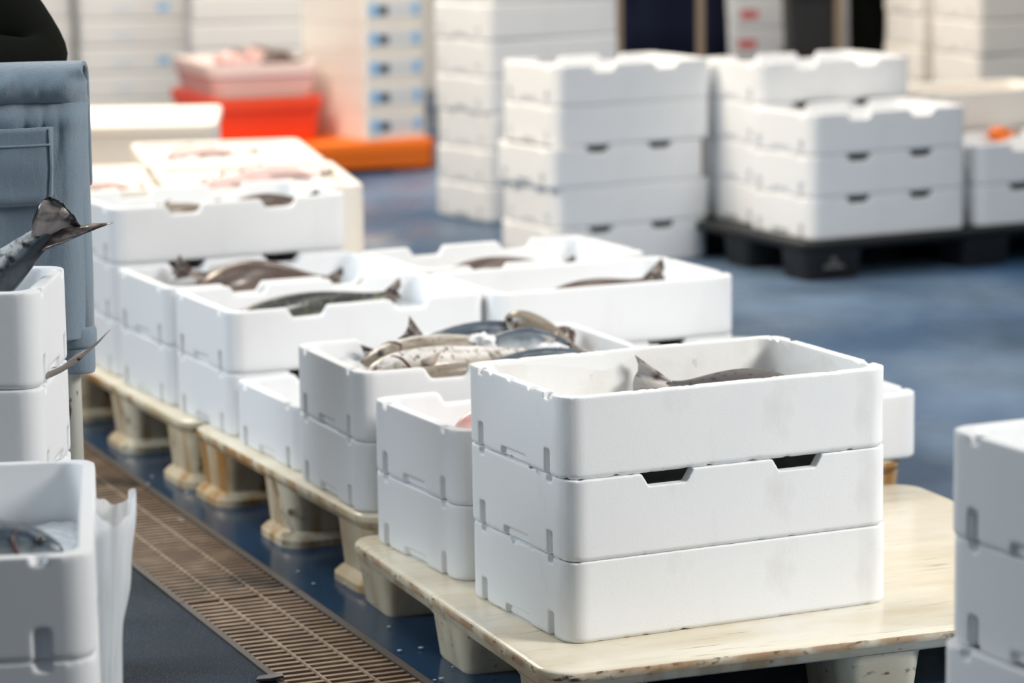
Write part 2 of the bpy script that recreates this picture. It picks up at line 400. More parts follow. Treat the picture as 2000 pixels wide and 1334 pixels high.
# foreground stacks
gS3 = 'grey shaded stack at the right foreground'
s3 = lw((uy(1836, 850, 3.62).x, 3.62), R(26), 0, -BW)
stack((s3.x, s3.y), R(26), 0, [('notched', 'lowest box of the shaded right foreground stack, below the picture edge'),
    ('notched', 'second box up of the shaded right foreground stack, below the picture edge'),
    ('notched', 'third box up of the shaded right foreground stack, edge jutting out left', (-.011, 0, 0)),
    ('notched', 'shaded grey box just below the open one, right foreground stack'),
    ('notched', 'open shaded fish box on top, cut off by the right picture edge', (-.003, 0, 0))], gS3)
gS1 = 'blurred stack at the left foreground'
yS1 = R(90 + 7.4); S1FR = Vector((-.508, 3.56))
s1 = Vector((S1FR.x, S1FR.y))      # with yaw ~97 deg the local length runs away from camera and the near-right corner is local (0,0)
stack((s1.x, s1.y), yS1, 0, [('notched', 'lowest box of the blurred left foreground stack'), ('notched', 'second box up of the blurred left foreground stack'),
    ('notched', 'blurred blue-grey box with dark slot, below the open one at lower left'), ('plain', 'blurred open box with shiny fish, lower left corner')], gS1)
gS2 = 'narrow boxes beside the blue-grey cloth'
for i, lb in enumerate(('lowest narrow white box beside the chipped pole, on the floor', 'second narrow white box up, beside the chipped pole', 'third narrow white box up, beside the hanging cloth hem',
                        'narrow white box right under the one holding the salmon', 'narrow white box with a salmon tail sticking out of it')):
    put_box('salmon', (-.70 - .60, 4.40), R(-.5), i * .1465, lb, gS2, 'fish_box', .60, .295)

# ------------------------------------------------------------------ pallets
def make_pallet(name, label, fl, yaw, L, W, hp, deck, mats, flare, group, deckmat=None, foot=(.17, .17), rows=3, cols=3, arch=False):
    p = lw(fl, yaw, L / 2, W / 2)
    t = thing(name, label, 'pallet', (p.x, p.y, 0), yaw, group)
    bm = bmesh.new()
    rprism(bm, L / 2, W / 2, .06, [(hp - deck, .010), (hp - deck + .004, .004), (hp - deck * .55, .002), (hp - deck * .5, 0), (hp - .0065, 0), (hp - .0045, .0008), (hp - .0015, .005), (hp, .014)], 8)
    if deckmat:
        bm.faces.ensure_lookup_table(); bm.normal_update()
        for f in bm.faces:
            cz_ = f.calc_center_median().z
            if f.normal.z > .8 and cz_ > hp - .004: f.material_index = 1
            elif cz_ > hp - deck * .52: f.material_index = 2
    dk_ = obj('deck', bm, t, [mats, deckmat, 'rusty_plastic' if flare else 'edge_plastic'] if deckmat else mats, True); dk_.data.set_sharp_from_angle(angle=R(50))
    zt = hp - deck + .001
    for i in range(cols):
        for jx in range(rows):
            fx = foot[0] * (1 if i in (0, cols - 1) else .9); fy = foot[1]
            cx = -L / 2 + .012 + foot[0] / 2 + i * (L - .024 - foot[0]) / (cols - 1)
            cy = -W / 2 + .012 + fy / 2 + jx * (W - .024 - fy) / (rows - 1)
            bm = bmesh.new()
            if flare:
                zs = [(0, -.014), (.014, -.014), (.024, -.004), (.03, .006), (zt, -.004)]
            else:
                zs = [(0, .014), (.006, .010), (zt * .9, 0), (zt, -.006)]
            rprism(bm, fx / 2, fy / 2, .035, zs, 6, cx, cy)
            ft_ = obj('foot', bm, t, mats, True); ft_.data.set_sharp_from_angle(angle=R(40))
    return t
gPal = 'cream plastic pallets in the row of boxes'
P1 = make_pallet('pallet', 'nearest cream plastic pallet with dirty scuffed edge, under the worn three-box stack', (.048, 4.470), R(20.6), 1.17, 1.02, HP1, .034, 'old_plastic', False, gPal, 'deck_top')
P2 = make_pallet('pallet', 'rust-streaked cream pallet in the middle of the row, feet with flared rims', (-.278, 5.432), R(24), 1.175, 1.03, HP2, .03, 'rusty_plastic', True, gPal, 'deck_top')
p3 = lw((-.278, 5.432), R(24), -.006, 1.045)
P3 = make_pallet('pallet', 'rearmost rust-streaked cream pallet, beside the chipped white pole', (p3.x, p3.y), R(24), 1.14, 1.06, HP2, .03, 'rusty_plastic', True, gPal, 'deck_top')
HPQ = .118
p4 = lw((-.372, 7.69), R(11), -1.02, -.03)
P4 = make_pallet('pallet', 'cream pallet almost hidden under the pale tubs of pink fish', (p4.x, p4.y), R(11), 1.02, 1.36, HPQ, .03, 'rusty_plastic', True, gPal)
pk = lw(ST['K'][0], .47, -.035, -.02)
PK = make_pallet('pallet', 'black plastic pallet under grey-lit boxes, embossed mark on its corner foot', (pk.x, pk.y), .47, 1.42, .90, HPK, .03, 'black_plastic', False, None, None, (.22, .17))
bm = bmesh.new()
x0, y0 = -.71 + .10, -.45 + .0075
for pts in ([(-.028, .018), (.05, .018), (.04, .032), (-.018, .032)], [(-.006, .038), (.028, .038), (.011, .058)]):
    loft(bm, [[(x0 + x, y0 - .002, .02 + z) for x, z in pts], [(x0 + x, y0 + .004, .02 + z) for x, z in pts]])
e = obj('emblem', bm, PK, 'grey_print'); e['label'] = 'small grey triangular emblem'

# ------------------------------------------------------------------ floor with drain channel, wall
G0 = Vector((-.148, 4.853)); GD = Vector((-.381, .9246)); GN = Vector((-.9246, -.381)); GW = .228
bm = bmesh.new()
def gp(t, n, z=0): p = G0 + GD * t + GN * n; return (p.x, p.y, z)
ta, tb, nr, nl = -6.0, 22.0, -14.0, 14.0
t0, t1 = -2.2, 4.6
def quad(a, mi=0):
    f = bm.faces.new([bm.verts.new(p) for p in a]); f.material_index = mi
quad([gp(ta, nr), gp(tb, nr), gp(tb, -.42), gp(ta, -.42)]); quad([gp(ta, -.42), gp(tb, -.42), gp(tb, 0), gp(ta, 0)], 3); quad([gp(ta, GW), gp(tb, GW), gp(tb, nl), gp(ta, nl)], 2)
quad([gp(ta, 0), gp(t0, 0), gp(t0, GW), gp(ta, GW)]); quad([gp(t1, 0), gp(tb, 0), gp(tb, GW), gp(t1, GW)])
d = -.12
quad([gp(t0, 0, d), gp(t1, 0, d), gp(t1, GW, d), gp(t0, GW, d)], 1)
quad([gp(t0, 0), gp(t1, 0), gp(t1, 0, d), gp(t0, 0, d)], 1); quad([gp(t0, GW), gp(t1, GW), gp(t1, GW, d), gp(t0, GW, d)], 1)
quad([gp(t0, 0), gp(t0, GW), gp(t0, GW, d), gp(t0, 0, d)], 1); quad([gp(t1, 0), gp(t1, GW), gp(t1, GW, d), gp(t1, 0, d)], 1)
bmesh.ops.remove_doubles(bm, verts=bm.verts, dist=1e-5)
fo = obj('floor', bm, None, ['floor', 'channel', 'floor_grit', 'floor_shaded']); fo['kind'] = 'structure'
bm = bmesh.new(); add_box(bm, -9, 9, 17, 17.2, 0, 4.5)
w = obj('wall_back', bm, None, 'wall'); w['kind'] = 'structure'
# grates
def grate(ts, te, label):
    p = gp(ts, 0, 0); t = thing('drain_grate', label, 'drain grate', p, math.atan2(GD.y, GD.x), 'steel grates over the floor drain')
    ln = te - ts - .004
    # local x along the drain, local y to the left (towards GN)
    bm = bmesh.new(); add_box(bm, 0, ln, -.004, .012, -.03, .004); add_box(bm, 0, ln, GW - .010, GW + .003, -.03, .004)
    fr = obj('frame', bm, t, 'dark_steel')
    bm = bmesh.new(); x = .006
    while x < ln:
        add_box(bm, x, x + .0095, .011, GW - .009, -.025, .001); x += .0262
    obj('bars', bm, t, 'rust')
    bm = bmesh.new()
    for y in (.076, .152):
        tube(bm, [(0, y, .001), (ln, y, .001)], .0032, 6)
    obj('cross_rods', bm, t, 'rust')
grate(-1.1, -.35, 'rusty drain grate section beyond the lower picture edge, nearest')
grate(-.35, .68, 'rusty brown drain grate section in front, its open bars sharpest')
grate(.68, 1.68, 'rusty drain grate section beside the plastic bag, second from the front')
grate(1.68, 3.0, 'dark shaded drain grate section beside the chipped pole')
# litter: countless tiny bits along the edge
bm = bmesh.new()
for i in range(22):
    t_ = random.uniform(-.1, 2.4); n_ = random.gauss(-.03, .05) if random.random() < .7 else random.uniform(0, GW)
    p = gp(t_, n_, .004); s = random.uniform(.0015, .0042)
    bmesh.ops.create_icosphere(bm, subdivisions=1, radius=s, matrix=Matrix.Translation(p) @ Matrix.Diagonal((1.5, 1, .5, 1)))
tag(obj('ice_bits', bm, None, 'litter'), 'tiny pale ice bits scattered along the drain edge', 'litter', None, 'stuff')
bm = bmesh.new()
P = uz(527, 1324, .006)
loft(bm, [[(P.x + x, P.y + y * .6, P.z + z + .003 * math.sin(x * 90)) for x, y in ((-.022, -.02), (.0, -.028), (.024, -.016), (.02, .012), (.0, .018), (-.02, .014))] for z in (0, .004)])
tag(obj('plastic_scrap', bm, None, 'scrap'), 'small dark plastic scrap lying on the drain grate edge', 'scrap')

# ------------------------------------------------------------------ fish
def ring_attr(me, vals):
    at = me.attributes.new('ring', 'FLOAT', 'POINT'); at.data.foreach_set('value', vals)
PROF = [(0, .10, .10), (.02, .30, .28), (.06, .55, .5), (.12, .78, .72), (.2, .93, .9), (.32, 1, 1), (.45, .97, .92), (.58, .82, .74), (.7, .62, .52), (.8, .42, .34), (.88, .30, .22), (.94, .27, .15), (1.0, .30, .10)]
def fish(name, label, head, tail, h, w, mat, fin, roll=0, bend=0, bendz=0, tail_h=None, group=None, cat='fish', dorsal=True, fork=.35, pect=None, eye=True):
    """head, tail: world points of the snout and the tail root; h, w: body height and width; roll turns the back (deg)"""
    head = Vector(head); tail = Vector(tail); X = (tail - head); Ln = X.length; X.normalize()
    up = Vector((0, 0, 1)); Z = (up - X * up.dot(X)).normalized(); Y = Z.cross(X)
    rot = Matrix((X, Y, Z)).transposed().to_4x4() @ Matrix.Rotation(R(roll), 4, 'X')
    root = thing(name, label, cat, head, 0, group); root.matrix_world = Matrix.Translation(head) @ rot
    def ctr(f):
        return Vector((f * Ln, bend * math.sin(f * math.pi), bendz * math.sin(f * math.pi)))
    bm = bmesh.new(); n = 16; rings = []; vals = []
    for f, a, b in PROF:
        c = ctr(f); ring = []
        for k in range(n):
            an = 2 * math.pi * k / n
            zz = math.sin(an); yy = math.cos(an)
            ring.append(c + Vector((0, yy * w / 2 * b, zz * h / 2 * a * (1 if zz > 0 else 1.08)))); vals.append((zz + 1) / 2)
        rings.append(ring)
    loft(bm, rings)
    body = obj('body', bm, root, mat, True); ring_attr(body.data, vals)
    sd = body.modifiers.new('s', 'SUBSURF'); sd.levels = 1; sd.render_levels = 1
    # tail fin
    th = tail_h or h * 1.0
    bm = bmesh.new(); c1 = ctr(1.0); rows = []
    nn_ = 8
    for i in range(nn_ + 1):
        q = i / nn_ * 2 - 1
        dx = th * .55 * (1 - fork * (1 - abs(q)) ** 1.2) + .006 * math.sin(i * 5.1)
        rows.append((Vector((c1.x - .012 * 1, c1.y, c1.z + q * h * .13)), Vector((c1.x + dx, c1.y + .012 * math.sin(i * 1.7), c1.z + q * th / 2))))
    def fin_sheet(bm, rows, th_=.0022):
        a = [[bm.verts.new(p + Vector((0, s * th_, 0))) for p in r] for r in rows for s in (1, -1)]
        m_ = len(rows)
        top = a[0::2]; bot = a[1::2]
        for i in range(m_ - 1):
            bm.faces.new((top[i][0], top[i][1], top[i + 1][1], top[i + 1][0])); bm.faces.new((bot[i][0], bot[i + 1][0], bot[i + 1][1], bot[i][1]))
            bm.faces.new((top[i][1], bot[i][1], bot[i + 1][1], top[i + 1][1])); bm.faces.new((top[i][0], top[i + 1][0], bot[i + 1][0], bot[i][0]))
        bm.faces.new((top[0][0], bot[0][0], bot[0][1], top[0][1])); bm.faces.new((top[-1][0], top[-1][1], bot[-1][1], bot[-1][0]))
    fin_sheet(bm, rows); obj('tail_fin', bm, root, fin, True)
    if dorsal:
        for f0, f1, hh in ((.3, .46, .3), (.52, .72, .22)):
            bm = bmesh.new(); rows = []
            for i in range(6):
                f = f0 + (f1 - f0) * i / 5; c = ctr(f)
                pr = [b_[1] for b_ in PROF if b_[0] <= f][-1]
                rows.append((c + Vector((0, 0, h / 2 * pr * .9)), c + Vector((.02, 0, h / 2 * pr + h * hh * math.sin(math.pi * (.12 + .8 * (i / 5) ** .6)) * .8))))
            fin_sheet(bm, rows); obj('dorsal_fin', bm, root, fin, True)
    if dorsal if pect is None else pect:
        for s in (1, -1):
            bm = bmesh.new(); c = ctr(.25); rows = []
            for i in range(4):
                rows.append((c + Vector((-.0, s * w * .44, -h * .1 + h * .04 * i)), c + Vector((Ln * .11 - i * .008, s * (w * .56), -h * .22 + h * .1 * i))))
            fin_sheet(bm, rows); obj('pectoral_fin', bm, root, fin, True)
    if eye:
        for s in (1, -1):
            bm = bmesh.new(); bmesh.ops.create_uvsphere(bm, u_segments=10, v_segments=8, radius=h * .085, matrix=Matrix.Translation(ctr(.085) + Vector((0, s * w * .29, h * .13))))
            obj('eye', bm, root, 'eye', True)
        def side(f, ang, s, out=1.0):
            lo = [q for q in PROF if q[0] <= f][-1]; hi = [q for q in PROF if q[0] >= f][0]
            m_ = 0 if hi[0] == lo[0] else (f - lo[0]) / (hi[0] - lo[0])
            a_ = lo[1] + (hi[1] - lo[1]) * m_; b_ = lo[2] + (hi[2] - lo[2]) * m_
            return ctr(f) + Vector((0, s * math.cos(ang) * w / 2 * b_ * out, math.sin(ang) * h / 2 * a_ * out))
        for s in (1, -1):
            bm = bmesh.new()
            tube(bm, [side(.205 - .05 * abs(q) ** 1.6 - (.02 if q < 0 else 0), q, s, .99) for q in (-1.25, -.9, -.5, -.1, .3, .7)], [.0006, .0022, .0028, .0026, .002, .0006], 6)
            obj('gill_cover', bm, root, 'gill', True)
        bm = bmesh.new(); tube(bm, [side(.07, -.35, 1, .97), side(.03, -.3, 1, .98), ctr(.0) + Vector((-.001, 0, -h * .03)), side(.03, -.3, -1, .98), side(.07, -.35, -1, .97)], [.0008, .0016, .0018, .0016, .0008], 6)
        obj('mouth', bm, root, 'gill', True)
    return root
def ice(label, fl, yaw, z, a0, a1, b0, b1, amp, seed=0, zsink=.02, mat='ice'):
    bm = bmesh.new(); na, nb = 44, 28; g = []
    for i in range(na):
        r_ = []
        for j in range(nb):
            a = a0 + (a1 - a0) * i / (na - 1); b = b0 + (b1 - b0) * j / (nb - 1); p = lw(fl, yaw, a, b)
            q = Vector((p.x, p.y, seed))
            zz = z + amp * (noise.noise(q * 14) * .6 + noise.noise(q * 38) * .5 + noise.noise(q * 80) * .25)
            r_.append(bm.verts.new((p.x, p.y, zz)))
        g.append(r_)
    for i in range(na - 1):
        for j in range(nb - 1): bm.faces.new((g[i][j], g[i + 1][j], g[i + 1][j + 1], g[i][j + 1]))
    # skirt down so the heap is solid
    ext = bmesh.ops.extrude_edge_only(bm, edges=[e for e in bm.edges if e.is_boundary])
    for v in [v for v in ext['geom'] if isinstance(v, bmesh.types.BMVert)]: v.co.z = z - zsink - amp
    bmesh.ops.contextual_create(bm, geom=[e for e in bm.edges if e.is_boundary])
    return tag(obj('crushed_ice', bm, None, mat, True), label, 'ice', None, 'stuff')
gf = 'fish in the cod box'
fl, yw, _z = ST['B']; zt = HP2 + 2 * BH
ice('bed of crushed ice under the heaped cod', fl, yw, zt - .034, .03, .57, .03, .357, .02, 1, .05)
def W3(a, b, dz=0, key='B', n=2):
    f, y, z0 = ST[key]; p = lw(f, y, a, b); return Vector((p.x, p.y, z0 + n * BH + dz))
fish('cod', 'pale belly-up cod with its head at the left end of the cod box', W3(.045, .085, -.020), W3(.44, .15, -.012), .088, .08, 'f_cod', 'fin_pale', 150, .01, .012, .07, gf, dorsal=False, pect=True)
fish('cod', 'spotted cod with open gills low at the left front of the cod box', W3(.05, .04, -.036), W3(.46, .045, -.040), .07, .05, 'f_cod', 'fin_pale', 35, 0, .01, .06, gf, dorsal=False, pect=True)
fish('cod', 'yellowish cod lying behind the belly-up one in the cod box', W3(.08, .20, -.016), W3(.45, .245, -.012), .082, .07, 'f_cod', 'fin_dark', 105, .01, .008, .06, gf, dorsal=False)
fish('fish', 'slim blue-grey fish along the rear rim of the cod box', W3(.50, .315, -.016), W3(.16, .335, -.034), .085, .055, 'f_blue', 'fin_dark', 15, 0, .008, .06, gf, dorsal=False)
fish('fish', 'blue-grey fish with bluish sheen right of the middle of the cod box', W3(.51, .15, -.034), W3(.27, .205, -.022), .085, .07, 'f_blue', 'fin_pale', 40, .02, .016, .06, gf, dorsal=False, pect=True)
fish('fish', 'dark blue fish at the front rim notch of the cod box', W3(.53, .055, -.036), W3(.22, .085, -.036), .07, .055, 'f_blue', 'fin_dark', 20, 0, .012, .06, gf, dorsal=False)
fish('cod', 'mottled cod with head propped up at the right of the cod box', W3(.43, .325, .030), W3(.545, .18, -.04), .07, .06, 'f_cod', 'fin_pale', 10, 0, .0, .05, gf, dorsal=False)
fish('fish', 'small brown rounded fish head at the right end of the cod box', W3(.555, .27, -.004), W3(.47, .27, -.03), .05, .05, 'f_brown', 'fin_dark', 5, 0, .0, .04, gf, dorsal=False)
# raised brown tail: a fish standing tail up
fish('cod', 'brown fish standing tail up near the rear rim of the cod box', W3(.34, .25, -.055), W3(.235, .30, .006), .05, .04, 'f_brown', 'fin_dark', 60, 0, .0, .065, gf, dorsal=False)
for (a, b, s, dz, lb) in ((.33, .20, .030, .006, 'white ice lump in the middle of the cod box'), (.43, .10, .034, -.010, 'white ice lump towards the right of the cod box'), (.47, .20, .022, -.006, 'small ice lump beside the propped-up cod head')):
    bm = bmesh.new(); bmesh.ops.create_icosphere(bm, subdivisions=3, radius=s)
    for v in bm.verts: v.co *= 1 + .55 * noise.noise(v.co * 55 + Vector((a * 50, 0, 0))) + .3 * noise.noise(v.co * 140); v.co.z *= .55
    o = obj('ice_lump', bm, None, 'ice'); o.location = W3(a, b, dz); tag(o, lb, 'ice', 'ice lumps in the cod box')
# dark saithe in D
fish('saithe', 'long dark saithe lying along its white box, tail at the right', W3(.035, .085, -.034, 'D'), W3(.42, .14, -.010, 'D'), .066, .07, 'f_saithe', 'fin_dark', 12, .0, .008, .06, None, dorsal=False)
fish('saithe', 'second dark fish under the long green-black one, pale belly showing in the notch', W3(.10, .05, -.066, 'D'), W3(.46, .06, -.05, 'D'), .07, .06, 'f_saithe', 'fin_pale', 150, 0, 0, .05, dorsal=False)
ice('ice bed in the box with the long dark fish', ST['D'][0], ST['D'][1], HP2 + 2 * BH - .066, .03, .57, .03, .357, .008, 3, .04)
# brown fish in G
fish('fish', 'broad brown fish with wet shine, lying in the box by the black slots', W3(.12, .16, -.048, 'G'), W3(.47, .20, -.044, 'G'), .11, .12, 'f_brown', 'fin_dark', 10, .02, .016, .06, dorsal=False)
ice('ice bed under the broad brown fish', ST['G'][0], ST['G'][1], HP2 + 2 * BH - .075, .03, .57, .03, .357, .008, 5, .03)
_t = uz(366, 532, HP2 + 2 * BH - .012); _h = lw((_t.x, _t.y), ST['G'][1], .16, .01)
fish('fish', 'brown fish with its tail standing up at the left of the brown fish box', (_h.x, _h.y, _t.z - .06), (_t.x, _t.y, _t.z), .055, .05, 'f_brown', 'fin_dark', 15, 0, .0, .062, None, dorsal=False, fork=.1)
# J
fish('fish', 'silvery fish showing through the left front notch of the top notched box', W3(.12, .10, -.032, 'J', 3), W3(.30, .12, -.022, 'J', 3), .05, .05, 'f_cod', 'fin_pale', 100, 0, .006, .04)
fish('fish', 'dark fish showing through the right front notch of the top notched box', W3(.32, .10, -.036, 'J', 3), W3(.54, .12, -.026, 'J', 3), .06, .06, 'f_brown', 'fin_dark', 10, 0, .006, .05, dorsal=False)
ice('ice bed in the top notched box', ST['J'][0], ST['J'][1], HP2 + 3 * BH - .065, .03, .57, .03, .357, .008, 6, .04)
# E, H
fish('fish', 'dark fish whose fin pokes up at the right end of the plain-rimmed box', W3(.16, .14, -.06, 'E'), W3(.455, .17, -.024, 'E'), .075, .06, 'f_brown', 'fin_dark', 10, 0, .004, .085, None, dorsal=False, fork=.1)
ice('ice bed in the plain-rimmed box', ST['E'][0], ST['E'][1], HP2 + 2 * BH - .085, .03, .57, .03, .357, .006, 8, .02)
fish('fish', 'dark brown fish sliver showing in the notched box before the five-box stack', W3(.12, .15, -.045, 'H'), W3(.46, .17, -.045, 'H'), .06, .07, 'f_brown', 'fin_dark', 0, 0, .012, .05, dorsal=False)
# C: pink
_p = uz(888, 838, HP1 + 2 * BH - .035); _q = lw((_p.x, _p.y), ST['C'][1], .33, .03)
fish('redfish', 'pink fish at the near end of the open box behind the nearest stack', _p, (_q.x, _q.y, _p.z), .08, .07, 'pink_flesh', 'fin_pale', 20, 0, .01, .06, eye=False)
# A: mottled grey fish with raised tail
fish('fish', 'mottled grey fish with tail fin raised against the back wall of the nearest box', W3(.55, .20, -.085, 'A', 3), W3(.34, .315, -.062, 'A', 3), .10, .05, 'f_grey', 'fin_grey', 20, 0, .0, .10, None, dorsal=False, fork=.12, eye=False)
fish('fish', 'pale grey fish fin low at the left inside the nearest box', W3(.42, .13, -.1, 'A', 3), W3(.20, .20, -.074, 'A', 3), .07, .05, 'f_grey', 'fin_grey', 20, 0, .0, .06, None, dorsal=False, fork=.15, eye=False)
# S1 fish
for h_, t_, zz, r_, mt, lb in (((.10, .04), (.15, .34), -.018, 20, 'f_blue', 'shiny dark fish across the blurred lower left box'),
                               ((.045, .075), (.07, .35), -.034, 150, 'f_cod', 'silvery fish at the front of the blurred lower left box'),
                               ((.20, .12), (.27, .35), -.03, 10, 'f_saithe', 'dark fish at the back of the blurred lower left box')):
    pa, pb = lw((s1.x, s1.y), yS1, *h_), lw((s1.x, s1.y), yS1, *t_)
    fish('fish', lb, (pa.x, pa.y, 4 * BH + zz), (pb.x, pb.y, 4 * BH + zz), .075, .07, mt, 'fin_dark', r_, 0, .01, .05, 'fish in the lower left box', dorsal=False)
ice('ice in the blurred lower left box', (s1.x, s1.y), yS1, 4 * BH - .085, .03, .57, .03, .357, .012, 11, .02)
# salmon in S2: body curving out of the box and a spread tail
Z2 = 4.56
root = thing('salmon', 'silver-blue salmon, tail sticking up out of the narrow white box', 'fish', (-.74, Z2, .72))
bm = bmesh.new(); n = 16; vals = []
path = [(-400, 640, .015), (-330, 636, .04), (-230, 622, .055), (-120, 600, .052), (-30, 560, .042), (20, 520, .031), (52, 488, .0235), (80, 464, .018), (104, 450, .0125), (128, 444, .006)]
pts = [uy(u, v, Z2) for u, v, r_ in path]
rings = []
for i, p in enumerate(pts):
    d_ = (pts[min(i + 1, len(pts) - 1)] - pts[max(i - 1, 0)]).normalized(); nz_ = Vector((0, 1, 0)).cross(d_).normalized(); ny_ = Vector((0, 1, 0))
    if nz_.z < 0: nz_ = -nz_
    r_ = path[i][2]; ring = []
    for k in range(n):
        an = 2 * math.pi * k / n
        ring.append(p + nz_ * math.sin(an) * r_ + ny_ * math.cos(an) * r_ * (.6 if i < 6 else .4) - root.location)
        vals.append(min(1, max(0, .6 - .75 * math.sin(an) - .05 * math.cos(an))))
    rings.append(ring)
loft(bm, rings); bd = obj('body', bm, root, 'f_salmon', True); ring_attr(bd.data, vals)
bd.modifiers.new('s', 'SUBSURF').render_levels = 1
def lobe(base0, base1, edge, depth, mat, nm='tail_fin'):
    """fan between the peduncle line and a list of edge pixels, thin but solid"""
    bm = bmesh.new(); m_ = len(edge); A_, B_ = [], []
    for i, (u, v, dy) in enumerate(edge):
        f = i / (m_ - 1); b0 = uy(base0[0] + (base1[0] - base0[0]) * f, base0[1] + (base1[1] - base0[1]) * f, Z2)
        e0 = uy(u, v, Z2 + dy)
        row = [b0.lerp(e0, q) + Vector((0, .006 * math.sin(i * 2.2) * q, 0)) - root.location for q in (0, .33, .66, 1)]
        A_.append([bm.verts.new(p + Vector((0, -.002 - .003 * (1 - q_ / 3), 0))) for q_, p in enumerate(row)]); B_.append([bm.verts.new(p + Vector((0, .002 + .003 * (1 - q_ / 3), 0))) for q_, p in enumerate(row)])
    for i in range(m_ - 1):
        for q in range(3):
            bm.faces.new((A_[i][q], A_[i][q + 1], A_[i + 1][q + 1], A_[i + 1][q])); bm.faces.new((B_[i][q], B_[i + 1][q], B_[i + 1][q + 1], B_[i][q + 1]))
        bm.faces.new((A_[i][3], B_[i][3], B_[i + 1][3], A_[i + 1][3])); bm.faces.new((A_[i][0], A_[i + 1][0], B_[i + 1][0], B_[i][0]))
    for i in (0, m_ - 1):
        for q in range(3): bm.faces.new((A_[i][q], A_[i][q + 1], B_[i][q + 1], B_[i][q]))
    for f in bm.faces:
        cc = f.calc_center_median()
    return obj(nm, bm, root, mat, True)
M['salmon_fin'] = new_mat('salmon_tail_membrane', (.40, .35, .33), .3, .5, (120, .5, .002), coat=.5)
stain(M['salmon_fin'], (.10, .09, .09), 26, .48, .66, (1, 1, 2.5))
M['salmon_fin_edge'] = new_mat('dark_tail_edge', (.03, .026, .028), .25, .5, (150, .8, .004), coat=.6)
lobe((62, 470), (118, 452), [(62, 432, -.02), (74, 405, -.02), (86, 390, -.02), (106, 394, -.015), (122, 402, -.015), (136, 416, -.01), (146, 432, -.005), (158, 446, 0)], 0, 'salmon_fin')
lobe((112, 444), (78, 492), [(160, 444, 0), (185, 437, -.01), (223, 434, -.03), (190, 447, -.03), (160, 459, -.03), (124, 474, -.02)], 0, 'fin_dark')
lobe((84, 397), (142, 440), [(84, 390, -.02), (97, 384, -.02), (107, 387, -.018), (124, 396, -.018), (131, 408, -.015), (147, 420, -.012), (151, 434, -.008), (162, 447, -.002)], 0, 'salmon_fin_edge', 'fin_edge')
# thin whip tail sticking out from between the deep boxes
root2 = thing('fish', 'thin dark whip tail curving out beside the narrow white boxes', 'fish', uy(84, 738, 4.38))
wp = [uy(u, v, y) - root2.location for u, v, y in ((86, 738, 4.47), (96, 732, 4.46), (118, 722, 4.46), (145, 706, 4.46), (168, 688, 4.46), (192, 668, 4.46), (216, 643, 4.46))]
bm = bmesh.new(); tube(bm, wp, [.0045, .005, .0048, .0045, .003, .0018, .0006], 8); obj('tail', bm, root2, 'f_brown', True)
bm = bmesh.new(); tube(bm, [wp[2] + Vector((0, 0, .003)), wp[3] + Vector((.004, 0, .007)), wp[4] + Vector((0, 0, .003))], [.001, .004, .001], 6); obj('tail_fin', bm, root2, 'fin_pale', True)

# ------------------------------------------------------------------ plastic bag
bm = bmesh.new(); n = 26; rows = []
prof = [(0, .045, .0), (.15, .04, .08), (.3, .036, .16), (.42, .030, .225), (.55, .034, .29), (.68, .046, .36), (.78, .052, .41), (.86, .062, .455), (.94, .068, .495), (1.0, .070, .515)]
n = 40
rings = []
for q, w_, z_ in prof:
    ring = []
    for k in range(n):
        an = 2 * math.pi * k / n
        yy = 3.90 + math.sin(an) * .07 * (.8 + .5 * q)
        wall = -.508 - (yy - 3.56) * .13 - .006
        cr_ = noise.noise(Vector((math.cos(an) * 4, math.sin(an) * 4, q * 7))) * .010 + noise.noise(Vector((math.cos(an) * 11, math.sin(an) * 11, q * 16))) * .006
        xx = wall + w_ * .80 * (.5 + .5 * math.cos(an)) + max(0, math.cos(an) + .3) * cr_
        ring.append(Vector((xx, yy + cr_, z_ + (.012 * noise.noise(Vector((an * 2, q * 3, 4))) if q > 0 else .003))))
    rings.append(ring)
for k in range(n):
    an = 2 * math.pi * k / n
    rings[-1][k].z += .022 * max(0, math.cos(an - .3)) ** 3 - .02 * max(0, math.cos(an - 1.2)) ** 4
zmin = min(p.z for p in rings[0])
loft(bm, rings, True, False)
bg = obj('plastic_bag', bm, None, 'bag', True); bg.modifiers.new('s', 'SUBSURF').render_levels = 2
tag(bg, 'crumpled clear plastic bag beside the blurred lower left box', 'plastic bag')

# ------------------------------------------------------------------ trolley with cloth, and the person behind it
T = thing('trolley', 'chipped white steel trolley frame, blue-grey cloth hung over it', 'trolley', (-1.1, 4.98, 0))
def tl_(p): return Vector(p) - T.location
bm = bmesh.new()
tube(bm, [tl_(p) for p in ((-.741, 4.98, .02), (-.741, 4.98, .93), (-.745, 4.98, .975), (-.77, 4.98, .998), (-1.42, 4.98, .998), (-1.445, 4.98, .975), (-1.45, 4.98, .93), (-1.45, 4.98, .02))], .0165, 14)
obj('handle_frame', bm, T, 'painted_pole', True)
bm = bmesh.new(); add_box(bm, -.35, .36, -.014, .014, .10, .13); obj('cross_bar', bm, T, 'painted_pole')
bm = bmesh.new(); add_box(bm, -.35, .36, -.20, -.014, .105, .125); obj('platform', bm, T, 'painted_pole')
for x in (-.32, .32):
    bm = bmesh.new(); bmesh.ops.create_cone(bm, segments=20, radius1=.05, radius2=.05, depth=.03, cap_ends=True, matrix=Matrix.Translation((x, -.12, .05)) @ Matrix.Rotation(R(90), 4, 'Y'))
    obj('wheel', bm, T, 'boot')
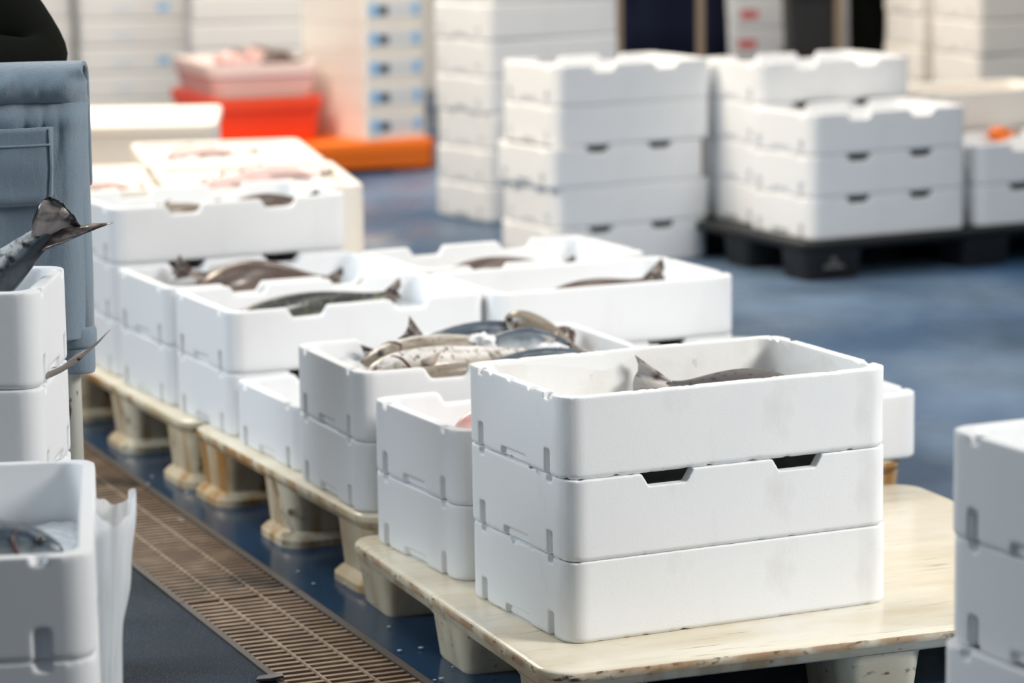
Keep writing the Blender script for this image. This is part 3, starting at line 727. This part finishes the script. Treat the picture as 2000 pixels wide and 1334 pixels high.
# cloth: a draped garment
CL = thing('hanging_cloth', 'blue-grey fleece garment with patch pocket, hung over the trolley frame', 'cloth', (-1.05, 4.93, .5))
def cl_(p): return Vector(p) - CL.location
bm = bmesh.new(); nx, nv = 90, 100; grid = []
xl, xr = -1.36, -.697
def front_y(x, q):
    y = 4.925 + .005 * math.sin(x * 46 + 2 * q) * q + .006 * noise.noise(Vector((x * 11, q * 4, 0)))
    edge = max(0, (x - (xr - .04)) / .04)
    return y + .04 * edge ** 2.2
for i in range(nx + 1):
    x = xl + (xr - xl) * i / nx; col = []
    for k in range(nv + 1):
        s_ = k / nv
        if s_ < .12:            # back drop
            q = s_ / .12; z = .82 + .185 * q; y = 5.008
        elif s_ < .2:           # over the bar
            q = (s_ - .12) / .08; an = math.pi * q; y = 4.968 + .040 * math.cos(an); z = 1.003 + .019 * math.sin(an)
        else:
            q = (s_ - .2) / .8; z = 1.0 - q * .43; y = front_y(x, q)
            y += .014 * math.exp(-((q - .085) / .028) ** 2) - .007 * math.exp(-((q - .03) / .03) ** 2) - .006 * math.exp(-((q - .15) / .03) ** 2)
            y += .0032 * math.sin(x * 210 + 4 * noise.noise(Vector((x * 12, q * 3, 5)))) * math.exp(-((q - .2) / .13) ** 2)
            d_ = x * .75 + (q - .05) * .3
            y += .006 * noise.noise(Vector((d_ * 60, q * 2, 9))) * math.exp(-((q - .03) / .06) ** 2)
            y += .004 * math.exp(-((x - (xr - .055) - .02 * math.sin(q * 5)) / .008) ** 2) * min(1, q * 3)
        xx = x - .008 * max(0, (s_ - .2)) * i / nx
        zz = z + (.003 * math.sin(x * 7) if s_ > .12 else 0)
        col.append(bm.verts.new(cl_((xx, y, zz))))
    grid.append(col)
for i in range(nx):
    for k in range(nv): bm.faces.new((grid[i][k], grid[i + 1][k], grid[i + 1][k + 1], grid[i][k + 1]))
cloth = obj('drape', bm, CL, 'fleece', True)
sm = cloth.modifiers.new('so', 'SOLIDIFY'); sm.thickness = .008; sm.offset = 1
cloth.modifiers.new('su', 'SUBSURF').render_levels = 1
PY = 4.908
def pix(u, v, y=PY): return cl_(uy(u, v, y))
bm = bmesh.new(); nu, nv2 = 18, 16; g = []
for i in range(nu + 1):
    col = []
    for k in range(nv2 + 1):
        u = -170 + 272 * i / nu; v = 262 - 14 * i / nu + 150 * k / nv2
        if i == nu and k > nv2 - 2: u -= 8 * (k - nv2 + 2)
        p = uy(u, v, PY); p.y = PY + (.006 if i in (0, nu) or k == nv2 else .003 * noise.noise(Vector((u * .02, v * .02, 0))))
        col.append(bm.verts.new(cl_(p)))
    g.append(col)
for i in range(nu):
    for k in range(nv2): bm.faces.new((g[i][k], g[i + 1][k], g[i + 1][k + 1], g[i][k + 1]))
pk_ = obj('pocket', bm, CL, 'fleece', True); so = pk_.modifiers.new('so', 'SOLIDIFY'); so.thickness = .008; so.offset = 0
bm = bmesh.new()
tube(bm, [pix(-170, 298, PY - .004), pix(0, 288, PY - .004), pix(100, 282, PY - .004)], .0018, 6); tube(bm, [pix(97, 252, PY - .002), pix(101, 330, PY - .002), pix(97, 405, PY - .002)], .0026, 6)
obj('pocket_seam', bm, pk_, 'fleece', True)
# sleeve around the pole with two turned cuffs
SX = -.722
bm = bmesh.new()
def slv(z0, z1, r0, r1, n=18):
    tube(bm, [cl_((SX, 4.962, z)) for z in (z0, z0 + (z1 - z0) * .3, z0 + (z1 - z0) * .7, z1)], [r0, r1, r1, r0], n)
slv(.575, .93, .025, .027); obj('sleeve', bm, CL, 'fleece', True)
for z0, z1, rr_ in ((.557, .592, .031), (.513, .560, .027)):
    bm = bmesh.new(); tube(bm, [cl_((SX - .002, 4.963, z)) for z in (z0, z0 + .006, (z0 + z1) / 2, z1 - .006, z1)], [rr_ * .93, rr_, rr_ * 1.01, rr_, rr_ * .9], 20); obj('cuff', bm, CL, 'fleece', True)

def skin_mesh(name, joints, edges, parent, mat, sub=2, root=0):
    me = bpy.data.meshes.new(name); me.from_pydata([j[0] for j in joints], edges, []); o = bpy.data.objects.new(name, me); C.objects.link(o)
    o.modifiers.new('sk', 'SKIN'); sk = me.skin_vertices
    if not sk: me.skin_vertices.new() if hasattr(me.skin_vertices, 'new') else None
    d_ = me.skin_vertices[0].data
    for i, j in enumerate(joints):
        d_[i].radius = (j[1], j[2] if len(j) > 2 else j[1]); d_[i].use_root = (i == root)
    sb = o.modifiers.new('s', 'SUBSURF'); sb.levels = sub; sb.render_levels = sub
    m2 = evaluated(o); drop(o); m2.name = name
    return obj(name, m2, parent, mat, True)
def person(label, loc, rz, jacket, trousers, lean=0, arms=None, H=1.75):
    P = thing('person', label, 'person', loc, rz)
    k = H / 1.75
    def V(x, y, z): return Vector((x * k, y * k, z * k))
    def sp(z): return lean * max(0, (z - .92)) / .5       # forward shift (towards -y) with height
    hip, chest, neck, head = V(0, 0, .95), V(0, -sp(1.25), 1.25), V(0, -sp(1.45), 1.45), V(0, -sp(1.6) - .01, 1.58)
    drop_ = -.10 * (lean > .15)
    chest.z += drop_; neck.z += drop_ * 1.4; head.z += drop_ * 1.6
    J = [(hip, .15 * k, .11 * k), (V(0, -sp(1.1), 1.1 + drop_ * .4), .145 * k, .1 * k), (chest, .16 * k, .11 * k), (neck, .055 * k), (head, .078 * k, .095 * k), (head + V(0, 0, .1), .07 * k, .085 * k)]
    E = [(0, 1), (1, 2), (2, 3), (3, 4), (4, 5)]
    JK = [(hip + V(0, 0, -.06), .175 * k, .135 * k), (J[1][0], .165 * k, .125 * k), (chest, .18 * k, .13 * k), (neck + V(0, 0, -.03), .09 * k)]
    EK = [(0, 1), (1, 2), (2, 3)]
    TR = [(hip, .165 * k, .125 * k)]; ET = []
    for s in (-1, 1):
        i0 = len(J)
        J += [(V(s * .1, 0, .88), .085 * k), (V(s * .105, -.01, .5), .055 * k), (V(s * .11, .01, .09), .04 * k), (V(s * .12, -.12, .035), .035 * k)]
        E += [(0, i0), (i0, i0 + 1), (i0 + 1, i0 + 2), (i0 + 2, i0 + 3)]
        i1 = len(TR)
        TR += [(V(s * .1, 0, .86), .105 * k), (V(s * .105, -.01, .5), .085 * k), (V(s * .11, .01, .12), .075 * k)]
        ET += [(0, i1), (i1, i1 + 1), (i1 + 1, i1 + 2)]
        sh = chest + V(s * .19, 0, .13)
        el, ha = arms[s] if arms else (V(s * .26, .02, 1.1), V(s * .24, -.1, .86))
        i2 = len(J); J += [(sh, .05 * k), (el, .04 * k), (ha, .026 * k), (ha + (ha - el).normalized() * .07, .03 * k, .016 * k)]
        E += [(2, i2), (i2, i2 + 1), (i2 + 1, i2 + 2), (i2 + 2, i2 + 3)]
        i3 = len(JK); JK += [(sh, .095 * k), (el.lerp(sh, .45), .08 * k), (el, .06 * k), (el.lerp(ha, .92), .05 * k)]; EK += [(2, i3), (i3, i3 + 1), (i3 + 1, i3 + 2), (i3 + 2, i3 + 3)]
        d_ = (ha - el).normalized(); sd_ = d_.cross(Vector((0, 0, 1))); sd_ = sd_.normalized() if sd_.length > .1 else Vector((1, 0, 0))
        for f in range(5):
            ia = len(J); off = sd_ * (.024 - .016 * f) if f < 4 else sd_ * .034
            ln = (.055, .065, .06, .045)[f] if f < 4 else .04
            st = ha + d_ * (.075 if f < 4 else .02) + off
            J += [(st, .009), (st + d_ * ln * .6 + Vector((0, 0, -.012)), .008), (st + d_ * ln + Vector((0, 0, -.03)), .007)]
            E += [(i2 + 3 if f < 4 else i2 + 2, ia), (ia, ia + 1), (ia + 1, ia + 2)]
    skin_mesh('body', J, E, P, 'skin')
    skin_mesh('jacket', JK, EK, P, jacket); skin_mesh('trousers', TR, ET, P, trousers)
    for s in (-1, 1):
        bm = bmesh.new(); rprism(bm, .05, .13, .045, [(0, .0), (.03, 0), (.07, .012), (.10, .03)], 6, s * .115 * k, -.06); obj('boot', bm, P, 'boot', True)
        bm = bmesh.new(); bmesh.ops.create_uvsphere(bm, u_segments=10, v_segments=8, radius=.011, matrix=Matrix.Translation(head + V(s * .032, -.083, .03))); obj('eye', bm, P, 'eye', True)
        bm = bmesh.new(); bmesh.ops.create_uvsphere(bm, u_segments=10, v_segments=8, radius=.03, matrix=Matrix.Translation(head + V(s * .078, .0, .02)) @ Matrix.Diagonal((.3, .6, 1, 1))); obj('ear', bm, P, 'skin', True)
    bm = bmesh.new(); tube(bm, [head + V(0, -.085, .03), head + V(0, -.105, .005), head + V(0, -.088, -.008)], [.008, .014, .01], 8); obj('nose', bm, P, 'skin', True)
    bm = bmesh.new(); tube(bm, [head + V(-.022, -.085, -.04), head + V(0, -.092, -.042), head + V(.022, -.085, -.04)], [.003, .006, .003], 8); obj('mouth', bm, P, 'pink_flesh', True)
    bm = bmesh.new(); bmesh.ops.create_uvsphere(bm, u_segments=18, v_segments=10, radius=.1, matrix=Matrix.Translation(head + V(0, .022, .075)) @ Matrix.Diagonal((.88, 1, .9, 1))); obj('hair', bm, P, 'hair', True)
    return P
pl = Vector((-1.235, 5.46, 0))
person('person in black-green jacket leaning over the hung blue-grey cloth, elbow bent', pl, 0, 'black_jacket', 'navy', .22,
       {-1: (Vector((-.36, -.22, 1.05)), Vector((-.12, -.44, 1.04))), 1: (Vector((.455, -.31, 1.005)), Vector((.20, -.46, 1.045)))}, 1.75)

# ------------------------------------------------------------------ pale tubs behind (left middle distance)
gQ = 'pale tubs on the hidden cream pallet'
def tubput(fr, yaw, z, lb, nm='fish_tub'):
    p = lw(fr, yaw, -.25, .32)
    o = bpy.data.objects.new(nm, MB['large']); C.objects.link(o); o.location = (p.x, p.y, z); o.rotation_euler = (0, 0, yaw); return tag(o, lb, 'tub', gQ)
HPQ = .118
q1 = (-.372, 7.69); yq = R(11)
for i in range(2): tubput(q1, yq, HPQ + i * .1995, ('lower cream tub behind the top notched box, its right edge showing', 'upper cream tub of ice and pinkish fish, behind the top notched box')[i])
q2 = lw(q1, yq, -.01, .66)
for i in range(2): tubput(q2, yq, HPQ + i * .1995, ('lower cream tub of the rear pair before the orange pallet', 'upper cream tub heaped with ice, before the orange pallet')[i])
q3 = lw(q1, yq, -.52, .06)
tubput(q3, yq, HPQ, 'lower cream tub at the left, beside the blue-grey cloth'); tubput(q3, yq, HPQ + .1995, 'upper cream tub with pink fish seen through the box notch')
for i, (q, lb) in enumerate(((q1, 'ice filling the cream tub behind the top notched box'), (q2, 'ice heaped in the cream tub before the orange pallet'), (q3, 'ice in the cream tub beside the blue-grey cloth'))):
    ice(lb, (lw(q, yq, -.5, 0).x, lw(q, yq, -.5, 0).y), yq, HPQ + .399 - .022 + .006 * i, .035, .465, .035, .605, .018, 20 + i, .03)
for a, b, q, lb in ((-.30, .15, q1, 'pinkish fish on the ice in the cream tub, left of middle'), (-.18, .35, q1, 'pinkish fish on the ice in the cream tub, further back'), (-.15, .10, q3, 'pink fish in the tub seen through the notch'), (-.30, .3, q2, 'pinkish fish in the rear cream tub')):
    pa = lw(q, yq, a - .12, b); pb = lw(q, yq, a + .12, b + .05)
    fish('redfish', lb, (pa.x, pa.y, HPQ + .399 - .012), (pb.x, pb.y, HPQ + .399 - .012), .07, .06, 'pink_flesh', 'fin_pale', 80, 0, .004, .05, 'pink fish on ice')
# lidded box
lb0 = (-.895, 9.12)
pl_ = lw(lb0, R(4), -.56, .0)
bmL = bmesh.new(); rprism(bmL, .27, .33, .03, [(0, .004), (.006, 0), (.37, 0)], 6)
lt = thing('lidded_foam_box', 'closed white foam box with flat lid, left behind the cream tubs', 'foam box', (pl_.x + .27, pl_.y + .33, .15), R(4)); obj('box_body', bmL, lt, 'eps_warm')
bmL = bmesh.new(); rprism(bmL, .278, .338, .034, [(.368, .004), (.372, 0), (.394, 0), (.400, .006)], 6); obj('lid', bmL, lt, 'eps_warm')
PL = make_pallet('pallet', 'cream pallet hidden under the lidded white foam box', (pl_.x - .02, pl_.y - .02), R(4), .62, .72, .15, .03, 'rusty_plastic', True, None, None, (.12, .12))

# ------------------------------------------------------------------ orange pallet with tubs and labelled stack
yo = R(19); oFR = Vector((-.303, 12.80))
ofl = lw(oFR, yo, -1.22, 0)
OB = make_pallet('pallet', 'bright orange plastic pallet base under the labelled white stack', (ofl.x, ofl.y), yo, 1.22, 1.0, .135, .115, 'orange', False, None, None, (.2, .2))
def open_tub(name, lb, c, yaw, L, W, H, z, mat, t=.03, rim=.012, cat='tub', inner=None):
    tt = thing(name, lb, cat, (c[0], c[1], z), yaw)
    bm = bmesh.new()
    loft(bm, [[(x, y, zz) for x, y in rrect(L / 2 - i, W / 2 - i, .05, 6)] for zz, i in ((0, .02), (H - .05, 0), (H, 0), (H, t), (.03, t + .015))])
    obj('shell', bm, tt, mat)
    bm = bmesh.new()
    loft(bm, [[(x, y, zz) for x, y in rrect(L / 2 + i, W / 2 + i, .06, 6)] for zz, i in ((H - .045, -.001), (H - .045, rim), (H + .002, rim), (H + .002, -t), (H - .01, -t))], False, False)
    obj('rim', bm, tt, mat); return tt
rc = lw((ofl.x, ofl.y), yo, .51, .52)
open_tub('plastic_tub', 'red-orange plastic tub on the orange pallet', rc, yo, .47, .80, .185, .136, 'red_orange')
open_tub('fish_bin', 'pinkish white bin with pink fish, on the red-orange tub', (rc.x + .0, rc.y + .02), yo, .47, .70, .14, .322, 'pale_pink')
pcen = (rc.x, rc.y + .02)
for a, b, dz, mt, h_, lb in ((-.09, -.22, .0, 'pink_flesh', .10, 'dark pink fish at the left of the pinkish bin'), (.0, -.20, .006, 'pink_flesh', .11, 'pale pink fish in the middle of the pinkish bin'), (.10, -.2, .0, 'f_brown', .08, 'brownish fish at the right of the pinkish bin')):
    pa = lw(pcen, yo, a - .10, b); pb = lw(pcen, yo, a + .10, b + .02)
    fish('fish', lb, (pa.x, pa.y, .322 + .14 + dz), (pb.x, pb.y, .322 + .14 + dz), h_, .09, mt, 'fin_pale', 30, 0, .01, .06, 'fish in the pinkish bin')
ice('ice in the pinkish bin', (pcen[0], pcen[1]), yo, .322 + .09, -.2, .2, -.3, .3, .02, 31, .03)
# labelled stack
ys = R(30); lfl = (-.606, 12.70)
def rect_on(name, parent, x0, x1, y, z0, z1, mat, axis='y'):
    bm = bmesh.new()
    if axis == 'y': add_box(bm, x0, x1, y - .0015, y + .004, z0, z1)
    else: add_box(bm, y - .0015, y + .004, x0, x1, z0, z1)
    return obj(name, bm, parent, mat)
ordn = ('lowest', 'second', 'third', 'fourth', 'fifth', 'sixth', 'topmost')
bm = bmesh.new(); rprism(bm, .145, .30, .015, [(0, .003), (.004, 0), (.118, 0), (.121, .004)], 5); lab_me = bpy.data.meshes.new('foam_box'); bmesh.ops.recalc_face_normals(bm, faces=bm.faces); bm.to_mesh(lab_me); bm.free(); lab_me.materials.append(M['eps_warm'])
for i in range(7):
    p = lw(lfl, ys, .145, .30)
    t = thing('foam_box', '%s white foam box with blue label in the tall stack on the orange pallet' % ordn[i], 'foam box', (p.x, p.y, .136 + i * .1225), ys, 'labelled foam boxes on the orange pallet')
    o = bpy.data.objects.new('box_body', lab_me); C.objects.link(o); o.parent = t
    lb_ = rect_on('label', t, -.125, .125, -.30, .030, .095, 'label_white')
    rect_on('label_band', lb_, -.122, -.075, -.302, .034, .09, 'label_blue'); rect_on('label_band', lb_, .085, .122, -.302, .034, .09, 'label_blue')
    rect_on('label_print', lb_, -.072, -.03, -.302, .038, .078, 'label_dark')
# grey-white stack behind the pinkish bin, and the stacks at the far left
def far_stack(fl, yaw, n, lb, group, mat='grey', H=BH, z0=0, kind_name='foam_box', marks=None):
    for i in range(n):
        o = put_box(mat, fl, yaw, z0 + i * H + .0003, '%s box of %s' % ((ordn[i] if i < n - 1 else 'topmost'), lb), group, kind_name, cat='foam box', j=(random.uniform(-.006, .006), 0, random.uniform(-.01, .01)))
        if marks: marks(o, i)
def at(u, y): return uy(u, 100, y).x
far_stack((at(368, 14.6), 14.6), R(8), 7, 'the pinkish-grey stack behind the pink fish bin', 'stack behind the pink fish bin')
def blue_marks(o, i):
    rect_on('label', o, -.12, -.02, -ML * 0 - MW / 2, .03, .085, 'label_white')
    if i % 2 == 0: rect_on('label_print', o, .1, .16, -MW / 2, .04, .08, 'label_blue')
far_stack((at(150, 15.0) - .0, 15.0), R(5), 7, 'the pale labelled stack at far left beside the jacket elbow', 'far left labelled stack', marks=blue_marks)
far_stack((at(-90, 15.1), 15.1), R(5), 7, 'the pale stack at far left behind the jacket', 'far left hidden stack')
# tall stack left of the five-box stack
far_stack((-.075, 10.93), R(33), 8, 'the tall white stack left of the five-box stack', 'tall white stack', 'farplain', kind_name='fish_box')
# roll cage row with posts and grey-white boxes
RC = thing('storage_rack', 'brown-beige steel rack with upright posts behind the five-box stack', 'rack', (.4, 12.5, 0))
for u in (968, 1126, 1208, 1368, 1638):
    x = at(u, 12.5) - .4
    bm = bmesh.new(); add_box(bm, x - .016, x + .016, -.016, .016, 0, 1.9); obj('post', bm, RC, 'post')
xa, xb = at(968, 12.5) - .4, at(1638, 12.5) - .4
for z in (.02, 1.85):
    bm = bmesh.new(); add_box(bm, xa, xb, -.014, .014, z, z + .03); obj('rail', bm, RC, 'post')
far_stack((at(985, 13.5), 13.5), R(3), 8, 'the grey-white stack behind the rack posts, left', 'grey-white stack behind the left rack posts')
def red_marks(o, i):
    rect_on('label_print', o, -.25, -.17, -MW / 2, .045, .085, 'label_red')
far_stack((at(1422, 13.6), 13.6), R(4), 8, 'the white stack with red print behind the rack', 'stack with red print', 'farplain', marks=red_marks)
PN = person('person in dark navy work clothes standing behind the rack posts', (at(1308, 13.05), 13.05, 0), R(10), 'navy', 'navy', 0, None, 1.85)
person('person in dark clothes standing behind the black pallet boxes', (at(1742, 13.2), 13.2, 0), R(-15), 'black_jacket', 'black_jacket', 0, None, 1.78)
bm = bmesh.new(); loft(bm, [[(x, y, z) for x, y in rrect(hx, .19, .12, 8)] for z, hx in ((.32, .245), (.6, .235), (.95, .215), (1.2, .205), (1.3, .19))], False, False)
ap = obj('coat', bm, PN, 'navy', True); so = ap.modifiers.new('so', 'SOLIDIFY'); so.thickness = .012
# black crates
bmc = bmesh.new(); loft(bmc, [[(x, y, z) for x, y in rrect(.10 - i, .2 - i, .02, 4)] for z, i in ((0, .01), (.22, 0), (.24, -.008), (.24, .012), (.02, .02))])
crm = bpy.data.meshes.new('crate'); bmesh.ops.recalc_face_normals(bmc, faces=bmc.faces); bmc.to_mesh(crm); bmc.free(); crm.materials.append(M['black_plastic'])
for i in range(4):
    o = bpy.data.objects.new('plastic_crate', crm); C.objects.link(o); o.location = (at(1580, 12.85), 12.85, i * .2415)
    tag(o, ('lowest', 'second', 'third', 'topmost')[i] + ' black crate in the dark stack right of the red print boxes', 'crate', 'black crates behind the rack')
far_stack((at(1788, 12.2), 12.2), R(14), 7, 'the pale stack behind the right end of the black pallet', 'pale stack at the right', 'cream')
far_stack((at(1905, 11.7), 11.7), R(20), 7, 'the cream stack at the far right picture edge', 'cream stack at the far right', 'cream')
far_stack((at(870, 14.5), 14.5), R(10), 7, 'the pale far stack right of the labelled stack', 'pale far stack')
# orange scrap in the box at the right end of the black pallet
p = uz(1958, 262, HPK + 2 * BH - .004)
fish('redfish', 'orange-brown fish scrap in the right box on the black pallet', (p.x - .05, p.y, p.z), (p.x + .05, p.y + .02, p.z), .05, .05, 'orange', 'fin_pale', 0, 0, .0, .03, dorsal=False)

# ------------------------------------------------------------------ light
wd = bpy.data.worlds.new('hall'); S.world = wd; wd.use_nodes = True
bgn = wd.node_tree.nodes['Background']; bgn.inputs[0].default_value = (.72, .86, 1.0, 1); bgn.inputs[1].default_value = .16
def area(name, loc, target, size, power, col, sy=None, spread=180):
    ld = bpy.data.lights.new(name, 'AREA'); ld.energy = power; ld.color = col; ld.shape = 'RECTANGLE'; ld.size = size; ld.size_y = sy or size; ld.spread = R(spread)
    o = bpy.data.objects.new(name, ld); C.objects.link(o); o.location = loc
    o.rotation_euler = (Vector(target) - Vector(loc)).to_track_quat('-Z', 'Y').to_euler(); return o
area('daylight_opening', (4.1, 3.45, 3.3), (.5, 4.75, .3), 1.5, 93, (1, .965, .92), spread=105)
area('left_cool_light', (-5.2, 4.8, 3.0), (-.3, 5.7, .3), 2.4, 44, (.86, .94, 1), spread=72)  # unseen cool source on the left, lights the left-hand faces
area('unseen_hall_light', (2.9, 6.7, 4.0), (1.5, 8.2, 0), 1.8, 34, (1, .95, .89), spread=130)  # unseen lamp, added to lighten the right floor and the black-pallet box fronts
area('unseen_hall_light', (-2.2, 8.9, 3.4), (.3, 9.8, .3), 1.2, 175, (1, .86, .68))
area('unseen_hall_light', (-1.5, 12.2, 4.2), (-1.0, 13.4, .3), 2.2, 200, (1, .92, .82))
area('unseen_hall_light', (1.8, 11.2, 4.2), (1.4, 12.8, .3), 2.0, 110, (1, .91, .8))
area('unseen_hall_light', (-.2, 6.2, 4.5), (-.2, 6.2, 0), 2.5, 36, (1, .97, .93))
S.view_settings.view_transform = 'Standard'; S.view_settings.look = 'None'; S.view_settings.exposure = 0; S.view_settings.gamma = 1
S.view_settings.use_curve_mapping = False
S.cycles.use_denoising = True
